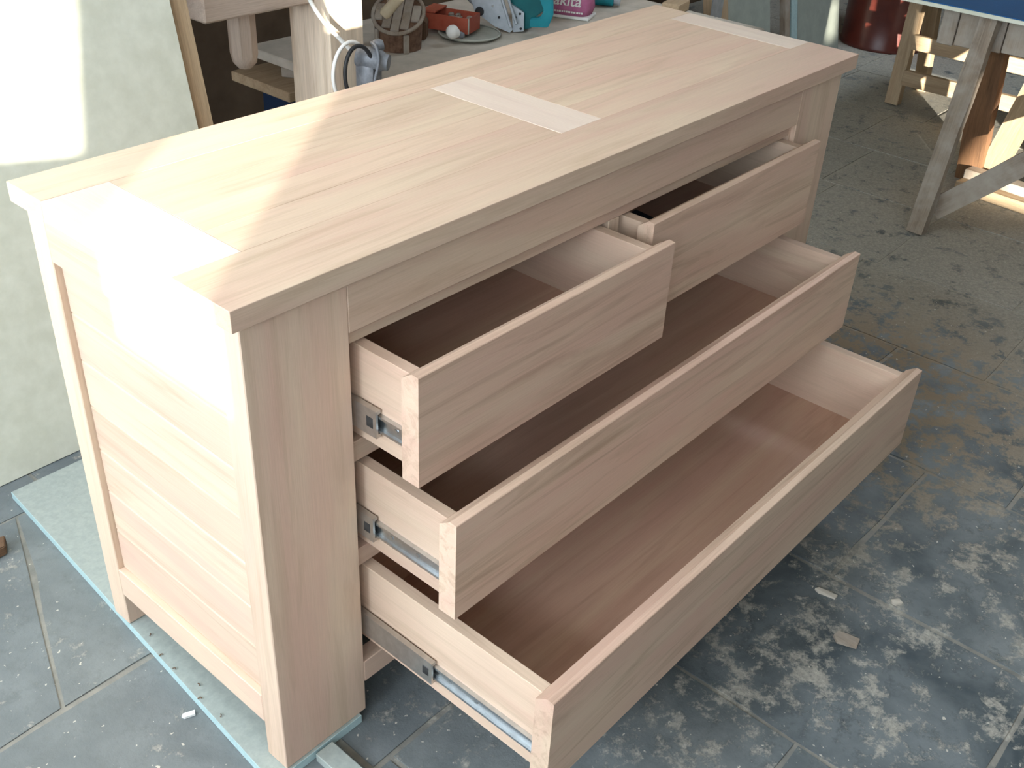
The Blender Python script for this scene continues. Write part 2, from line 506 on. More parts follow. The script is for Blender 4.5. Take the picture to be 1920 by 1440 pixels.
# left of the chest: a joint at y = .375 and a slanting joint beyond it
for poly in ([(-0.45, 0.375), (-0.175, 0.375), (-0.05, 0.72), (0.012, 0.90), (-0.45, 0.90)],
             [(-0.175, 0.375), (0.22, 0.375), (0.22, 0.90), (0.012, 0.90), (-0.05, 0.72)],
             [(0.22, 0.375), (0.63, 0.375), (0.63, 0.90), (0.22, 0.90)],
             [(-0.45, -0.09), (0.10, -0.09), (0.10, 0.375), (-0.45, 0.375)],
             [(0.10, -0.09), (0.63, -0.09), (0.63, 0.375), (0.10, 0.375)],
             [(-0.45, -0.57), (0.14, -0.57), (0.14, -0.09), (-0.45, -0.09)],
             [(0.14, -0.57), (0.63, -0.57), (0.63, -0.09), (0.14, -0.09)],
             [(-0.45, -1.05), (0.10, -1.05), (0.10, -0.57), (-0.45, -0.57)],
             [(0.10, -1.05), (0.63, -1.05), (0.63, -0.57), (0.10, -0.57)],
             [(-0.45, -1.55), (0.16, -1.55), (0.10, -1.05), (-0.45, -1.05)], [(0.16, -1.55), (0.63, -1.55), (0.63, -1.05), (0.10, -1.05)],
             [(-0.45, -2.05), (0.12, -2.05), (0.16, -1.55), (-0.45, -1.55)], [(0.12, -2.05), (0.63, -2.05), (0.63, -1.55), (0.16, -1.55)],
             [(-0.45, 0.90), (0.10, 0.90), (0.10, 1.40), (-0.45, 1.40)],
             [(0.10, 0.90), (0.63, 0.90), (0.63, 1.40), (0.10, 1.40)],
             [(-0.45, 1.40), (0.10, 1.40), (0.10, YB), (-0.45, YB)],
             [(0.10, 1.40), (0.63, 1.40), (0.63, YB), (0.10, YB)]):
    slab(poly)

# ================================================================== the chest of drawers
L, D, H, T = 1.536, 0.5, 0.85, 0.03
PW, PS = 0.168, 0.048
chest = thing('chest_of_drawers', 'long unfinished pale wood chest of drawers with its four drawers pulled open', 'chest of drawers')
# top: rails, crossbands and boards, all flush
X0, X1, Y0, Y1 = -0.0205, 1.557, -0.018, 0.498
ZT = H - T
box('top_rail', X0, X1, Y0, 0.098, ZT, H, WOOD['x'], chest, 0.0006)
box('top_rail', X0, X1, 0.404, Y1, ZT, H, WOOD['x'], chest, 0.0006)
for a, b in ((X0, 0.082), (0.718, 0.825), (1.478, X1)):
    box('top_crossband', a, b, 0.0985, 0.4035, ZT, H - 0.0002, BAND, chest, 0.0005)
for a, b in ((0.0825, 0.7175), (0.8255, 1.4775)):
    ys = [0.0985, 0.178, 0.247, 0.316, 0.4035]
    for s, e in zip(ys, ys[1:]):
        box('top_board', a, b, s + 0.0001, e - 0.0001, ZT, H - 0.0002 - random.uniform(0, 0.0002), WOOD['x'], chest, 0.0004)
# posts
box('post', 0, PW, 0, PS, 0, ZT, WOOD['z'], chest, 0.0015)
box('post', L - PW, L, 0, PS, FLOOR, ZT, WOOD['z'], chest, 0.0015)
box('post', 0, 0.06, D - PS, D, 0, ZT, WOOD['z'], chest, 0.0015)
box('post', L - 0.06, L, D - PS, D, FLOOR, ZT, WOOD['z'], chest, 0.0015)
# side frames with horizontal boards
zs = [0.134, 0.222, 0.306, 0.392, 0.478, 0.563, 0.647, 0.733]
for xa, xb, sgn in ((0.0, 0.024, 1), (L - 0.024, L, -1)):
    box('side_rail', xa, xb, PS, D - PS, 0.733, ZT, WOOD['y'], chest)
    box('side_rail', xa, xb, PS, D - PS, 0.074, 0.134, WOOD['y'], chest)
    pa, pb = (0.011, 0.023) if sgn > 0 else (L - 0.023, L - 0.011)
    for s, e in zip(zs, zs[1:]):
        box('side_board', pa, pb, PS, D - PS, s + 0.0003, e - 0.0003, WOOD['y'], chest, 0.0022)
# back
box('back_panel', 0.06, L - 0.06, D - 0.018, D - 0.006, 0.09, ZT, WOOD['x'], chest)
# front rails; the inner frame is set back behind the post faces
box('front_rail', PW, L - PW, 0.0, 0.03, 0.736, ZT, WOOD['x'], chest)
box('front_rail', PW, L - PW, 0.0, 0.03, 0.066, 0.112, WOOD['x'], chest)
RB = 0.010
box('inner_rail', PW + 0.006, L - PW - 0.006, RB, 0.04, 0.7125, 0.7355, WOOD['x'], chest)
box('inner_rail', PW + 0.006, L - PW - 0.006, RB, 0.04, 0.5135, 0.549, WOOD['x'], chest)
box('inner_rail', PW + 0.006, L - PW - 0.006, RB, 0.04, 0.313, 0.347, WOOD['x'], chest)
for a, b in ((PW + 0.0002, PW + 0.006), (L - PW - 0.006, L - PW - 0.0002)):
    box('inner_stile', a, b, RB, 0.47, 0.113, 0.7355, WOOD['z'], chest, 0.0006)
box('inner_stile', 0.7515, 0.7815, RB, 0.47, 0.5495, 0.712, WOOD['z'], chest)

def make_drawer(xa, xb, yf, zb, zt, mid_end, label):
    ft = 0.032
    yb = yf + ft
    zc = zt - 0.013
    # front board with a finger bevel behind its top edge
    prof = [(yf, zb), (yb, zb), (yb, zc), (yf + 0.012, zt + 0.001), (yf + 0.001, zt), (yf, zt - 0.001)]
    d = prism('drawer', prof, 'x', xa, xb, FRONTW, chest)
    d['label'] = label
    ba, bb = xa + 0.0145, xb - 0.0145
    st, depth = 0.020, 0.43
    b0, b1 = zb + 0.012, zc
    ye = yb + depth
    box('drawer_side', ba, ba + st, yb, ye, b0, b1, BOXW['y'], d, 0.0008)
    box('drawer_side', bb - st, bb, yb, ye, b0, b1, BOXW['y'], d, 0.0008)
    box('drawer_back', ba + st, bb - st, ye - st, ye, b0, b1, BOXW['x'], d, 0.0008)
    box('drawer_bottom', ba + st, bb - st, yb, ye - st, b0 + 0.008, b0 + 0.014, BOTTOM, d, 0)
    # ball-bearing slide on each side: runner on the drawer, middle rail, clip
    zm = zb + 0.037 + 0.023
    for x_in, x_out in ((ba, xa + 0.0005), (bb, xb - 0.0005)):
        sg = 1 if x_out > x_in else -1
        def bx(u): return x_in + sg * u
        # runner: C-shaped inner member screwed to the drawer side
        bm = bmesh.new()
        rp = [(0.0004, -0.0135), (0.0075, -0.0135), (0.0075, -0.0095), (0.0025, -0.0095), (0.0025, 0.0095), (0.0075, 0.0095), (0.0075, 0.0135), (0.0004, 0.0135)]
        add_prism(bm, [(bx(u), zm + w) for u, w in rp], 'y', yb + 0.003, 0.30)
        ru = put('slide_runner', bm, STEEL, d)
        bm = bmesh.new()
        rp = [(0.0085, -0.0225), (0.0125, -0.0225), (0.0125, 0.0225), (0.0085, 0.0225), (0.0035, 0.0225), (0.0035, 0.0165), (0.0085, 0.0165), (0.0085, -0.0165), (0.0035, -0.0165), (0.0035, -0.0225)]
        add_prism(bm, [(bx(u), zm + w) for u, w in rp], 'y', mid_end, 0.36)
        put('slide_rail', bm, STEEL_DARK, d)
        box('slide_clip', min(bx(0.004), bx(0.0131)), max(bx(0.004), bx(0.0131)), mid_end + 0.006, mid_end + 0.020, zm - 0.009, zm + 0.009, STEEL_BLACK, d, 0.001)
        for yy in (mid_end - 0.03, mid_end - 0.085):
            if yy > yb + 0.012:
                lathe('screw', [(0, 0), (0.0042, 0.0), (0.0036, 0.0018), (0, 0.0022)], STEEL, d, 12, axis_frame((bx(0.0025), yy, zm), (sg, 0, 0)))
    return d
make_drawer(0.1735, 0.7505, -0.1244, 0.5432, 0.7205, -0.039, 'short upper drawer nearest the sunlit side, pulled a little way out')
make_drawer(0.7830, 1.3635, -0.0606, 0.5432, 0.7205, -0.010, 'short upper drawer at the far end, opened least')
make_drawer(0.1735, 1.3640, -0.1961, 0.3450, 0.5180, -0.025, 'full-width middle drawer pulled half out')
make_drawer(0.1735, 1.3650, -0.3824, 0.1320, 0.3180, -0.148, 'full-width bottom drawer pulled furthest out')

# dark pouch in the far upper drawer
pz = 0.5432 + 0.012 + 0.014
prism_poly = [(0.835, 0.03), (0.99, 0.035), (1.0, 0.17), (0.985, 0.28), (0.85, 0.275), (0.828, 0.15)]
mass = thing('dark_mass', 'near-black folded pouch lying inside the far upper drawer', 'mass', (0, 0, 0))  # unidentified dark area built as a near-black solid
prism('mass_body', prism_poly, 'z', pz + 0.0005, pz + 0.05, NIGHT, mass, bevel=0.012)
prism('mass_flap', [(0.838, 0.034), (0.986, 0.038), (0.996, 0.12), (0.834, 0.12)], 'z', pz + 0.0505, pz + 0.056, NIGHT, mass, bevel=0.002)

# ================================================================== boards on the floor by the chest
mdf = thing('fibreboard_sheet', 'thin greenish fibreboard sheet lying on the floor under the near end of the chest', 'board')
poly = [(-0.030, -0.004), (0.153, -0.004), (0.252, 0.957), (0.036, 0.957)]
prism('board_face', poly, 'z', FLOOR + 0.0005, -0.0005, MDF_GREEN, mdf)
def edge_strip(name, p, q, out=0.0012):
    p, q = Vector(p), Vector(q)
    n = Vector(((q - p).y, -(q - p).x)).normalized() * out
    prism(name, [(p.x, p.y), (q.x, q.y), (q.x + n.x, q.y + n.y), (p.x + n.x, p.y + n.y)], 'z', FLOOR + 0.0006, -0.0007, MDF_EDGE, mdf)
edge_strip('board_edge', poly[3], poly[0])
edge_strip('board_edge', poly[0], poly[1])
tag(box('fibreboard_offcut', 0.050, 0.085, -0.10, -0.010, FLOOR + 0.0005, 0.0, MDF_GREEN, bevel=0.001),
    'small pale green fibreboard offcut poking out beside the chest foot', 'offcut')
tag(prism('wood_offcut', [(-0.16, 0.80), (-0.055, 0.803), (-0.040, 0.835), (-0.16, 0.865)], 'z', FLOOR + 0.0005, FLOOR + 0.022, BROWN['x'], bevel=0.002),
    'dark brown wood offcut on the floor at the left picture edge', 'offcut')

def chip(x, y, w, l, a, mat, label, t=0.003):
    bm = bmesh.new()
    pts = [(-w / 2, -l / 2), (w * 0.4, -l * 0.55), (w / 2, l * 0.35), (-w * 0.1, l / 2), (-w * 0.55, l * 0.3)]
    c, s = math.cos(a), math.sin(a)
    add_prism(bm, [(x + u * c - v * s, y + u * s + v * c) for u, v in pts], 'z', FLOOR + 0.0003, FLOOR + 0.0003 + t)
    for v in bm.verts:
        if v.co.z > FLOOR + 0.001: v.co.z += random.uniform(0, t)
    return tag(put('wood_chip', bm, mat), label, 'wood chip')

for k, (x, y, a) in enumerate(((0.008, 0.40, 0.3), (-0.004, 0.30, 1.4), (0.003, 0.24, 0.9), (0.000, 0.345, 2.2), (-0.012, 0.16, 0.4), (-0.010, 0.215, 1.9))):
    o = tube('wood_shaving', [(x, y, 0.0012), (x + 0.003 * math.cos(a), y + 0.003 * math.sin(a), 0.0028), (x + 0.007 * math.cos(a + 0.5), y + 0.007 * math.sin(a + 0.5), 0.0010)], 0.0009, BROWN['x'], None, 5, 4)
    tag(o, 'tiny dark curled shaving on the fibreboard sheet under the near end of the chest', 'wood shaving', 'dark shavings on the fibreboard sheet')

# ================================================================== tall fibreboard panel at the left
def lean_board(name, x0, x1, y, lean, h, t, mat, label, cat, parts=True):
    """a sheet standing on the floor at y, its top leaning back"""
    r = thing(name, label, cat, (0, y, FLOOR + 0.0008))
    r.rotation_euler = (-math.atan(lean), 0, 0)
    box('sheet', x0, x1, 0, t, 0.0, h, mat, r, 0.0008)
    return r
lean_board('leaning_fibreboard', -0.95, 0.694, 1.012, 0.19, 2.0, 0.018, MDF,
           'tall pale fibreboard standing behind the near end of the chest with patch of sun', 'panel')
lean_board('leaning_plywood', -0.85, 0.748, 1.034, 0.19, 1.95, 0.016, FRESH['z'],
           'tall brown board standing behind the pale fibreboard panel, only its edge showing', 'panel')

# ================================================================== workbench at the back
wb = thing('workbench', 'old wooden workbench with thick leg and apron behind the chest', 'workbench')
box('bench_top', 0.78, 1.46, 1.18, 2.445, 0.946, 1.02, OLD['x'], wb, 0.004)
bar('apron', (0.822, 1.285, 0.857), (1.1485, 1.285, 0.857), 0.07, 0.174, (0, 1, 0), GREYPINK, wb, 0.005)
bar('leg', (1.2075, 1.28, FLOOR + 0.0005), (1.2075, 1.28, 0.9455), 0.116, 0.16, (1, 0, 0), PALELEG, wb, 0.004)
bar('cross_rail', (1.2075, 1.3605, 0.88), (1.2075, 2.445, 0.88), 0.06, 0.12, (1, 0, 0), OLD['z'], wb, 0.004)
lathe('peg', [(0, 0.600), (0.018, 0.602), (0.031, 0.616), (0.036, 0.640), (0.036, 0.9455)], GREYPINK, wb, 8, Matrix.Translation((1.018, 1.385, 0)))

crate = thing('storage_crate', 'dark blue plastic crate under the workbench', 'crate', (1.835, 1.84, FLOOR + 0.0008))
bm = bmesh.new()
add_box(bm, -0.36, 0.36, -0.11, 0.11, 0, 0.02)
add_box(bm, -0.36, -0.34, -0.11, 0.11, 0.02, 0.36); add_box(bm, 0.34, 0.36, -0.11, 0.11, 0.02, 0.36)
add_box(bm, -0.34, 0.34, -0.11, -0.09, 0.02, 0.36); add_box(bm, -0.34, 0.34, 0.09, 0.11, 0.02, 0.36)
put('crate_body', bm, BLUEPLASTIC, crate)
bm = bmesh.new()
add_box(bm, -0.375, 0.375, -0.125, -0.1105, 0.33, 0.37); add_box(bm, -0.375, 0.375, 0.1105, 0.125, 0.33, 0.37)
add_box(bm, -0.375, -0.3605, -0.1105, 0.1105, 0.33, 0.37); add_box(bm, 0.3605, 0.375, -0.1105, 0.1105, 0.33, 0.37)
put('crate_rim', bm, BLUEPLASTIC, crate)
tag(box('shelf_plank', 1.375, 2.05, 1.68, 1.975, 0.3535, 0.385, FRESH['x'], bevel=0.003),
    'pale sawn plank lying across the dark blue crate under the workbench', 'plank')
def off(name, x0, x1, y0, y1, z0, z1, rz, mat, label):
    r = box(name, x0, x1, y0, y1, z0, z1, mat, None, 0.003)
    r.rotation_euler = (0, 0, rz)
    return tag(r, label, 'offcut')
off('wood_offcut', 1.46, 1.62, 1.80, 1.86, 0.386, 0.418, 0.5, OLD['x'], 'grey wood offcut lying on the pale plank under the workbench')

# ================================================================== low bench with the tools
ZB = 0.45
lb = thing('low_bench', 'low dusty wooden bench along the far side of the chest', 'bench')
box('bench_plank', 1.02, 3.02, 0.98, 1.190, ZB - 0.03, ZB, DUSTY, lb, 0.003)
box('bench_plank', 1.28, 3.02, 1.193, 1.392, ZB - 0.03, ZB, DUSTY, lb, 0.003)
box('bench_plank', 1.45, 3.02, 1.395, 1.985, ZB - 0.03, ZB, DUSTY, lb, 0.003)
for x, y in ((1.08, 1.03), (2.95, 1.03), (2.1, 1.03), (2.95, 1.93)):
    bar('leg', (x, y, FLOOR + 0.0005), (x, y, ZB - 0.0305), 0.06, 0.06, (1, 0, 0), OLD['z'], lb, 0.003)

# grey tool standing by the workbench leg, wound with its cord
FACE = -0.93
gt = thing('power_tool', 'grey metal hand power tool wound with its black cord beside the thick bench leg', 'power tool', (1.212, 1.125, ZB + 0.0855))
lathe('motor_body', [(0, -0.085), (0.024, -0.085), (0.027, -0.075), (0.025, -0.01), (0.030, 0), (0.033, 0.01), (0.033, 0.095), (0.026, 0.105), (0.026, 0.125), (0, 0.130)], CASTGREY, gt, 24)
put('gear_case', add_lathe(bmesh.new(), [(0, -0.035), (0.022, -0.035), (0.028, -0.026), (0.030, 0.0), (0.027, 0.030), (0.022, 0.038), (0.020, 0.050), (0, 0.052)], 24,
    axis_frame((0.0, -0.006, 0.112), (0.5, -0.85, -0.1))), CASTGREY, gt, smooth=True)
put('knob', add_lathe(bmesh.new(), [(0, 0), (0.012, 0), (0.016, 0.006), (0.017, 0.02), (0.012, 0.028), (0, 0.030)], 20,
    axis_frame((0.012, -0.004, 0.140), (0.9, -0.5, 0.15))), CASTGREY, gt, smooth=True)
tube('strap', [(-0.02, -0.035, 0.02), (-0.022, -0.047, 0.07), (-0.012, -0.052, 0.12), (0.0, -0.03, 0.148), (0.012, 0.0, 0.15)], 0.004, CASTGREY, gt)
loop = []
for i in range(15):
    a = math.radians(-40 + i * 22)
    loop.append((-0.052 + 0.050 * math.cos(a) * 0.9, -0.030 + 0.012 * math.sin(a * 0.7), 0.085 + 0.072 * math.sin(a)))
tube('cord', loop, 0.0055, BLACK, gt, 8, 4)
loop2 = [(x - 0.012, y + 0.012, z + 0.004) for x, y, z in [(-0.055 + 0.058 * math.cos(math.radians(60 + 20 * i)), -0.02, 0.085 + 0.078 * math.sin(math.radians(60 + 20 * i))) for i in range(11)]]
tube('cord_coil', loop2, 0.005, WHITE, gt, 8, 4)
tag(tube('white_cable', [(1.015, 1.173, 1.016), (1.02, 1.171, 0.99), (1.03, 1.168, 0.93), (1.06, 1.165, 0.82), (1.10, 1.160, 0.752), (1.14, 1.150, 0.705), (1.168, 1.140, 0.672)], 0.0055, WHITE, None, 8, 6),
    'white cable slanting down across the thick bench leg', 'cable')

# round slatted tub with a slanting top
tub = thing('slatted_tub', 'small round dark wooden tub with pale slatted slanting top', 'tub', (1.820, 1.660, ZB + 0.0005), -0.93)
R0 = 0.080
def slope(y): return 0.105 + 0.55 * y          # top plane rises away from the viewer
bm = bmesh.new()
n = 28
lo = [bm.verts.new((R0 * 0.93 * math.cos(2 * math.pi * i / n), R0 * 0.93 * math.sin(2 * math.pi * i / n), 0)) for i in range(n)]
hi = [bm.verts.new((R0 * math.cos(2 * math.pi * i / n), R0 * math.sin(2 * math.pi * i / n), slope(R0 * math.sin(2 * math.pi * i / n)))) for i in range(n)]
bm.faces.new(lo); bm.faces.new(hi)
for i in range(n): bm.faces.new((lo[i], lo[(i + 1) % n], hi[(i + 1) % n], hi[i]))
put('tub_body', bm, BARK, tub, smooth=True)
rim = [(1.03 * R0 * math.cos(2 * math.pi * i / 32), 1.03 * R0 * math.sin(2 * math.pi * i / 32), slope(1.03 * R0 * math.sin(2 * math.pi * i / 32)) + 0.004) for i in range(33)]
put('rim', add_tube(bmesh.new(), rim, 0.0065, 8), OLD['z'], tub, smooth='all')
for k in range(5):
    x0 = -R0 * 0.94 + k * R0 * 0.376; x1 = x0 + R0 * 0.345
    ya = math.sqrt(max(0, (R0 * 0.93) ** 2 - max(abs(x0), abs(x1)) ** 2)) if k != 2 else R0 * 0.90
    ya = max(ya, R0 * 0.38)
    bm = bmesh.new()
    add_box(bm, x0, x1, -ya, ya, 0, 0.007, 0.0015)
    for v in bm.verts: v.co.z += slope(v.co.y) + 0.0006
    put('slat', bm, OLD['y'], tub)
for a in (-1.1, -2.4):
    x, y = 0.084 * math.cos(a), 0.084 * math.sin(a)
    bar('upright', (x, y, 0), (x, y, slope(y) - 0.004), 0.018, 0.010, (-math.sin(a), math.cos(a), 0), OLD['z'], tub, 0.002)

def offcut_round(p0, p1, r, label):
    p0, p1 = Vector(p0), Vector(p1)
    Ln = (p1 - p0).length
    fr = axis_frame(p0, p1 - p0)
    o = put('rounded_offcut', add_lathe(bmesh.new(), [(0, 0), (r * 0.7, 0.002), (r, 0.012), (r * 0.92, Ln * 0.5), (r, Ln - 0.012), (r * 0.65, Ln - 0.001), (0, Ln)], 16, fr), CREAM, None, smooth=True)
    return tag(o, label, 'offcut')
offcut_round((1.726, 1.632, 0.568), (1.786, 1.60, 0.640), 0.019, 'rounded cream-coloured offcut lying against the slatted tub top, lower one')
offcut_round((1.778, 1.645, 0.590), (1.845, 1.615, 0.690), 0.018, 'rounded cream-coloured offcut lying against the slatted tub top, upper one')

tag(prism('wood_block', [(-0.032, 0), (0.034, 0), (0.036, 0.055), (0.014, 0.082), (-0.026, 0.080)], 'y', -0.035, 0.035, BROWN['z'], None, 0.004),
    'brown wooden block between the slatted tub and the red tin', 'wood block')
blk = bpy.context.scene.objects['wood_block']
blk.location = (1.945, 1.70, ZB + 0.0415); blk.rotation_euler = (0, 0, -0.9)

# round plate with the red tin and a bulb on it
plate = thing('round_plate', 'dusty round plate with raised rim carrying the red tin', 'plate', (2.095, 1.600, ZB + 0.0005))
lathe('plate_dish', [(0, 0.0), (0.085, 0.0), (0.103, 0.008), (0.103, 0.0105), (0.084, 0.0045), (0, 0.0045)], STONEWARE, plate, 40)
lathe('plate_rim', [(0.1005, 0.0108), (0.106, 0.0085), (0.1085, 0.0125), (0.1055, 0.016), (0.1015, 0.0145)], STONEWARE, plate, 40)

tin = thing('red_tin', 'open red tin of scraps standing on the round plate', 'tin', (2.075, 1.670, ZB + 0.0175), 0.34)
w, l, h, t = 0.048, 0.088, 0.052, 0.002
bm = bmesh.new()
add_box(bm, -w, w, -l, l, 0, t)
for a in ((-w, -w + t, -l, l), (w - t, w, -l, l)): add_box(bm, *a, t, h)
for a in ((-w + t, w - t, -l, -l + t), (-w + t, w - t, l - t, l)): add_box(bm, *a, t, h)
put('tin_body', bm, REDTIN, tin)
bm = bmesh.new()
add_box(bm, -w - 0.002, w + 0.002, l - 0.050, l + 0.002, h + 0.0006, h + 0.009, 0.002)
put('lid', bm, REDTIN, tin)
box('corner_seam', -w - 0.0016, -w + 0.0022, -l - 0.0016, -l + 0.0022, 0.001, h, STONEWARE, tin, 0.0004)
bm = bmesh.new()
for i in range(26):
    x, y = random.uniform(-w + 0.012, w - 0.012), random.uniform(-l + 0.014, l - 0.062)
    c = bmesh.ops.create_icosphere(bm, subdivisions=1, radius=random.uniform(0.006, 0.011))
    for v in c['verts']: v.co = Vector((x + v.co.x * 1.5, y + v.co.y, h - 0.014 + v.co.z * 0.7))
o = put('scraps', bm, SCRAP, tin); o['kind'] = 'stuff'

bulb = thing('light_bulb', 'white bulb lying on the round plate in front of the red tin', 'light bulb', (1.982, 1.560, ZB + 0.0275))
fr = axis_frame((0.026, -0.018, 0), (-0.75, 0.52, 0.35))
lathe('glass', [(0.009, 0.018), (0.014, 0.024), (0.022, 0.036), (0.023, 0.046), (0.017, 0.058), (0.008, 0.064), (0, 0.065)], WHITE, bulb, 20, fr)
lathe('cap', [(0, 0), (0.005, 0), (0.010, 0.004), (0.0105, 0.0178), (0, 0.0179)], CASTGREY, bulb, 16, fr)

# circular saw lying with its shoe towards the viewer
S = 0.00178
saw = thing('circular_saw', 'teal circular saw with grey metal shoe resting on the low bench', 'circular saw', (2.262, 1.525, ZB + 0.001), -0.95)
def sp(pts): return [((x - 975) * S, (67 - y) * S) for x, y in pts]
prism('shoe', sp([(858, -60), (922, -60), (950, 24), (966, 60), (960, 66), (930, 56), (890, 30)]), 'y', -0.022, -0.012, ALU, saw, 0.0012)
for a, b in (((927, -40), (962, 55)), ((945, -25), (973, 48))):
    p, q = sp([a, b])
    bar('rib', (p[0], -0.0265, p[1]), (q[0], -0.0265, q[1]), 0.010, 0.0085, (1, 0, 0), ALU, saw, 0.002)
prism('blade_guard', sp([(955, 10), (986, 28), (987, 63), (966, 66), (962, 30)]), 'y', -0.0115, 0.006, ALU, saw, 0.0012)
prism('housing', sp([(920, -70), (1000, -80), (1030, -20), (1028, 20), (1004, 40), (1003, 58), (975, 65), (960, 20)]), 'y', 0.0065, 0.075, TEAL_DARK, saw, 0.004)
# D-shaped handle
hp = [(1000, -30), (1018, -38), (1040, -10), (1043, 28), (1034, 52), (998, 54), (998, 37), (1018, 34), (1024, 20), (1012, -6)]
prism('handle', sp(hp), 'y', -0.016, 0.006, TEAL, saw, 0.003)
put('motor', add_lathe(bmesh.new(), [(0, 0), (0.045, 0), (0.05, 0.01), (0.05, 0.09), (0.04, 0.10), (0, 0.10)], 28,
    axis_frame((sp([(895, 10)])[0][0], 0.002, sp([(0, 8)])[0][1] + 0.02), (0, 1, 0))), CASTGREY, saw, smooth=True)
put('depth_knob', add_lathe(bmesh.new(), [(0, 0), (0.013, 0), (0.015, 0.004), (0.015, 0.018), (0.011, 0.022), (0, 0.022)], 20,
    axis_frame((sp([(899, 31)])[0][0], -0.0125, sp([(899, 31)])[0][1] + 0.004), (0.1, -1, 0))), BLACK, saw, smooth=True)
for x, y in ((925, 17), (938, 38), (970, 38), (978, 30), (981, 58)):
    p = sp([(x, y)])[0]
    yy = -0.0226 if x < 950 else -0.0122
    put('bolt', add_lathe(bmesh.new(), [(0, 0), (0.0045, 0), (0.0040, 0.003), (0, 0.0034)], 12, axis_frame((p[0], yy, p[1]), (0, -1, 0))), STEEL if x == 925 else BLACK, saw, smooth=True)

# mauve dust bag with white lettering
bag = thing('dust_bag', 'mauve cloth dust bag with white lettering standing beside the teal saw', 'bag', (2.585, 1.555, ZB + 0.001), -1.18)
bm = bmesh.new()
nz, nn = 9, 24
rings = []
for k in range(nz):
    t_ = k / (nz - 1)
    wx = 0.088 * (1 - 0.22 * t_ ** 2) * (0.90 if k == 0 else 1)
    wy = 0.050 * (1 - 0.5 * t_ ** 1.5)
    ring = []
    for i in range(nn):
        a = 2 * math.pi * i / nn
        ca, sa = math.cos(a), math.sin(a)
        f = lambda u: math.copysign(abs(u) ** 0.55, u)
        ring.append(bm.verts.new((wx * f(ca) + 0.004 * math.sin(9 * t_ + 3 * a), wy * f(sa), 0.012 + t_ * 0.22)))
    rings.append(ring)
for a, b in zip(rings, rings[1:]):
    for i in range(nn): bm.faces.new((a[i], a[(i + 1) % nn], b[(i + 1) % nn], b[i]))
bm.faces.new(rings[0]); bm.faces.new(rings[-1])
put('bag_body', bm, PINKBAG, bag, smooth='all')
box('bag_base', -0.088, 0.088, -0.053, 0.053, 0.0, 0.0115, WHITE, bag, 0.003)
def text_part(name, body, size, x, y, z, parent, mat, shear=0.2, ext=0.0012, fat=0.0006):
    cu = bpy.data.curves.new(name, 'FONT')
    cu.body = body; cu.size = size; cu.shear = shear; cu.extrude = ext; cu.offset = fat
    cu.align_x = 'CENTER'; cu.align_y = 'CENTER'
    tmp = bpy.data.objects.new('tmp', cu); COL.objects.link(tmp)
    dg = bpy.context.evaluated_depsgraph_get()
    me = bpy.data.meshes.new_from_object(tmp.evaluated_get(dg))
    bpy.data.objects.remove(tmp)
    bm = bmesh.new(); bm.from_mesh(me)
    bm.transform(Matrix.Translation((x, y, z)) @ Matrix.Rotation(math.pi / 2, 4, 'X'))
    return put(name, bm, mat, parent)
text_part('lettering', 'Makita', 0.056, -0.020, -0.0505, 0.064, bag, WHITE)
bm = bmesh.new()
xx = -0.07
while xx < 0.065:
    ww = random.choice((0.004, 0.006, 0.008))
    add_box(bm, xx, xx + ww, -0.0520, -0.0500, 0.022, 0.028)
    xx += ww + 0.003
o = put('small_print', bm, WHITE, bag); o['kind'] = 'stuff'

can = thing('spray_can', 'teal cylinder lying beside the mauve bag', 'can', (2.80, 1.56, ZB + 0.032))
fr = axis_frame((-0.05, 0.09, 0), (0.55, -0.83, 0))
lathe('can_body', [(0, 0), (0.028, 0), (0.0305, 0.004), (0.0305, 0.135), (0.028, 0.14), (0, 0.14)], TEAL, can, 24, fr)
lathe('can_cap', [(0, 0.1402), (0.024, 0.1402), (0.026, 0.145), (0.026, 0.165), (0, 0.168)], ALU, can, 24, fr)
bx_ = box('pale_plank', -0.16, 0.16, -0.05, 0.05, 0, 0.018, FRESH['x'], None, 0.002)
bx_.location = (2.99, 1.65, ZB + 0.0105); bx_.rotation_euler = (0, 0, -0.35)
tag(bx_, 'pale thin board lying at the far end of the low bench', 'board')
off('wood_offcut', 2.90, 3.01, 1.30, 1.37, ZB + 0.0008, ZB + 0.04, 0.2, FRESH['x'], 'light wooden offcut at the end corner of the low bench')
ms = box('metal_sheet', 3.335, 3.42, 1.40, 1.404, FLOOR + 0.0006, 0.62, ALU, None, 0.0005)
tag(ms, 'narrow grey metal strip standing beyond the low bench end', 'metal strip')

# ================================================================== standing boards by the drum
lean = 0.20
def stand(x0, x1, y, h, t, mat, label):
    return lean_board('standing_board', x0, x1, y, lean, h, t, mat, label, 'board')
stand(3.455, 3.520, 1.40, 1.6, 0.04, FRESH['z'], 'narrow cream sawn board standing upright, nearest the low bench')
stand(3.530, 3.590, 1.40, 1.6, 0.03, FRESH['z'], 'second narrow cream board standing beside the wide greenish board')
stand(3.598, 3.965, 1.41, 1.8, 0.02, GREENISH, 'wide greenish panel standing left of the dark gap between panels')
stand(4.105, 4.150, 1.41, 1.7, 0.03, OLD['z'], 'narrow grey board standing upright right of the dark gap')
stand(4.165, 4.222, 1.41, 1.7, 0.025, MDF_EDGE, 'narrow pale green strip standing against the panel by the drum')
stand(4.232, 4.660, 1.415, 1.8, 0.02, GREENISH, 'wide greenish panel beside the red drum with a spot of sun')
stand(3.98, 4.09, 1.52, 1.5, 0.03, BROWN['z'], 'dark brown sheet set back to fill the gap between the greenish panels')  # dark brown sheet closes the gap between the panels

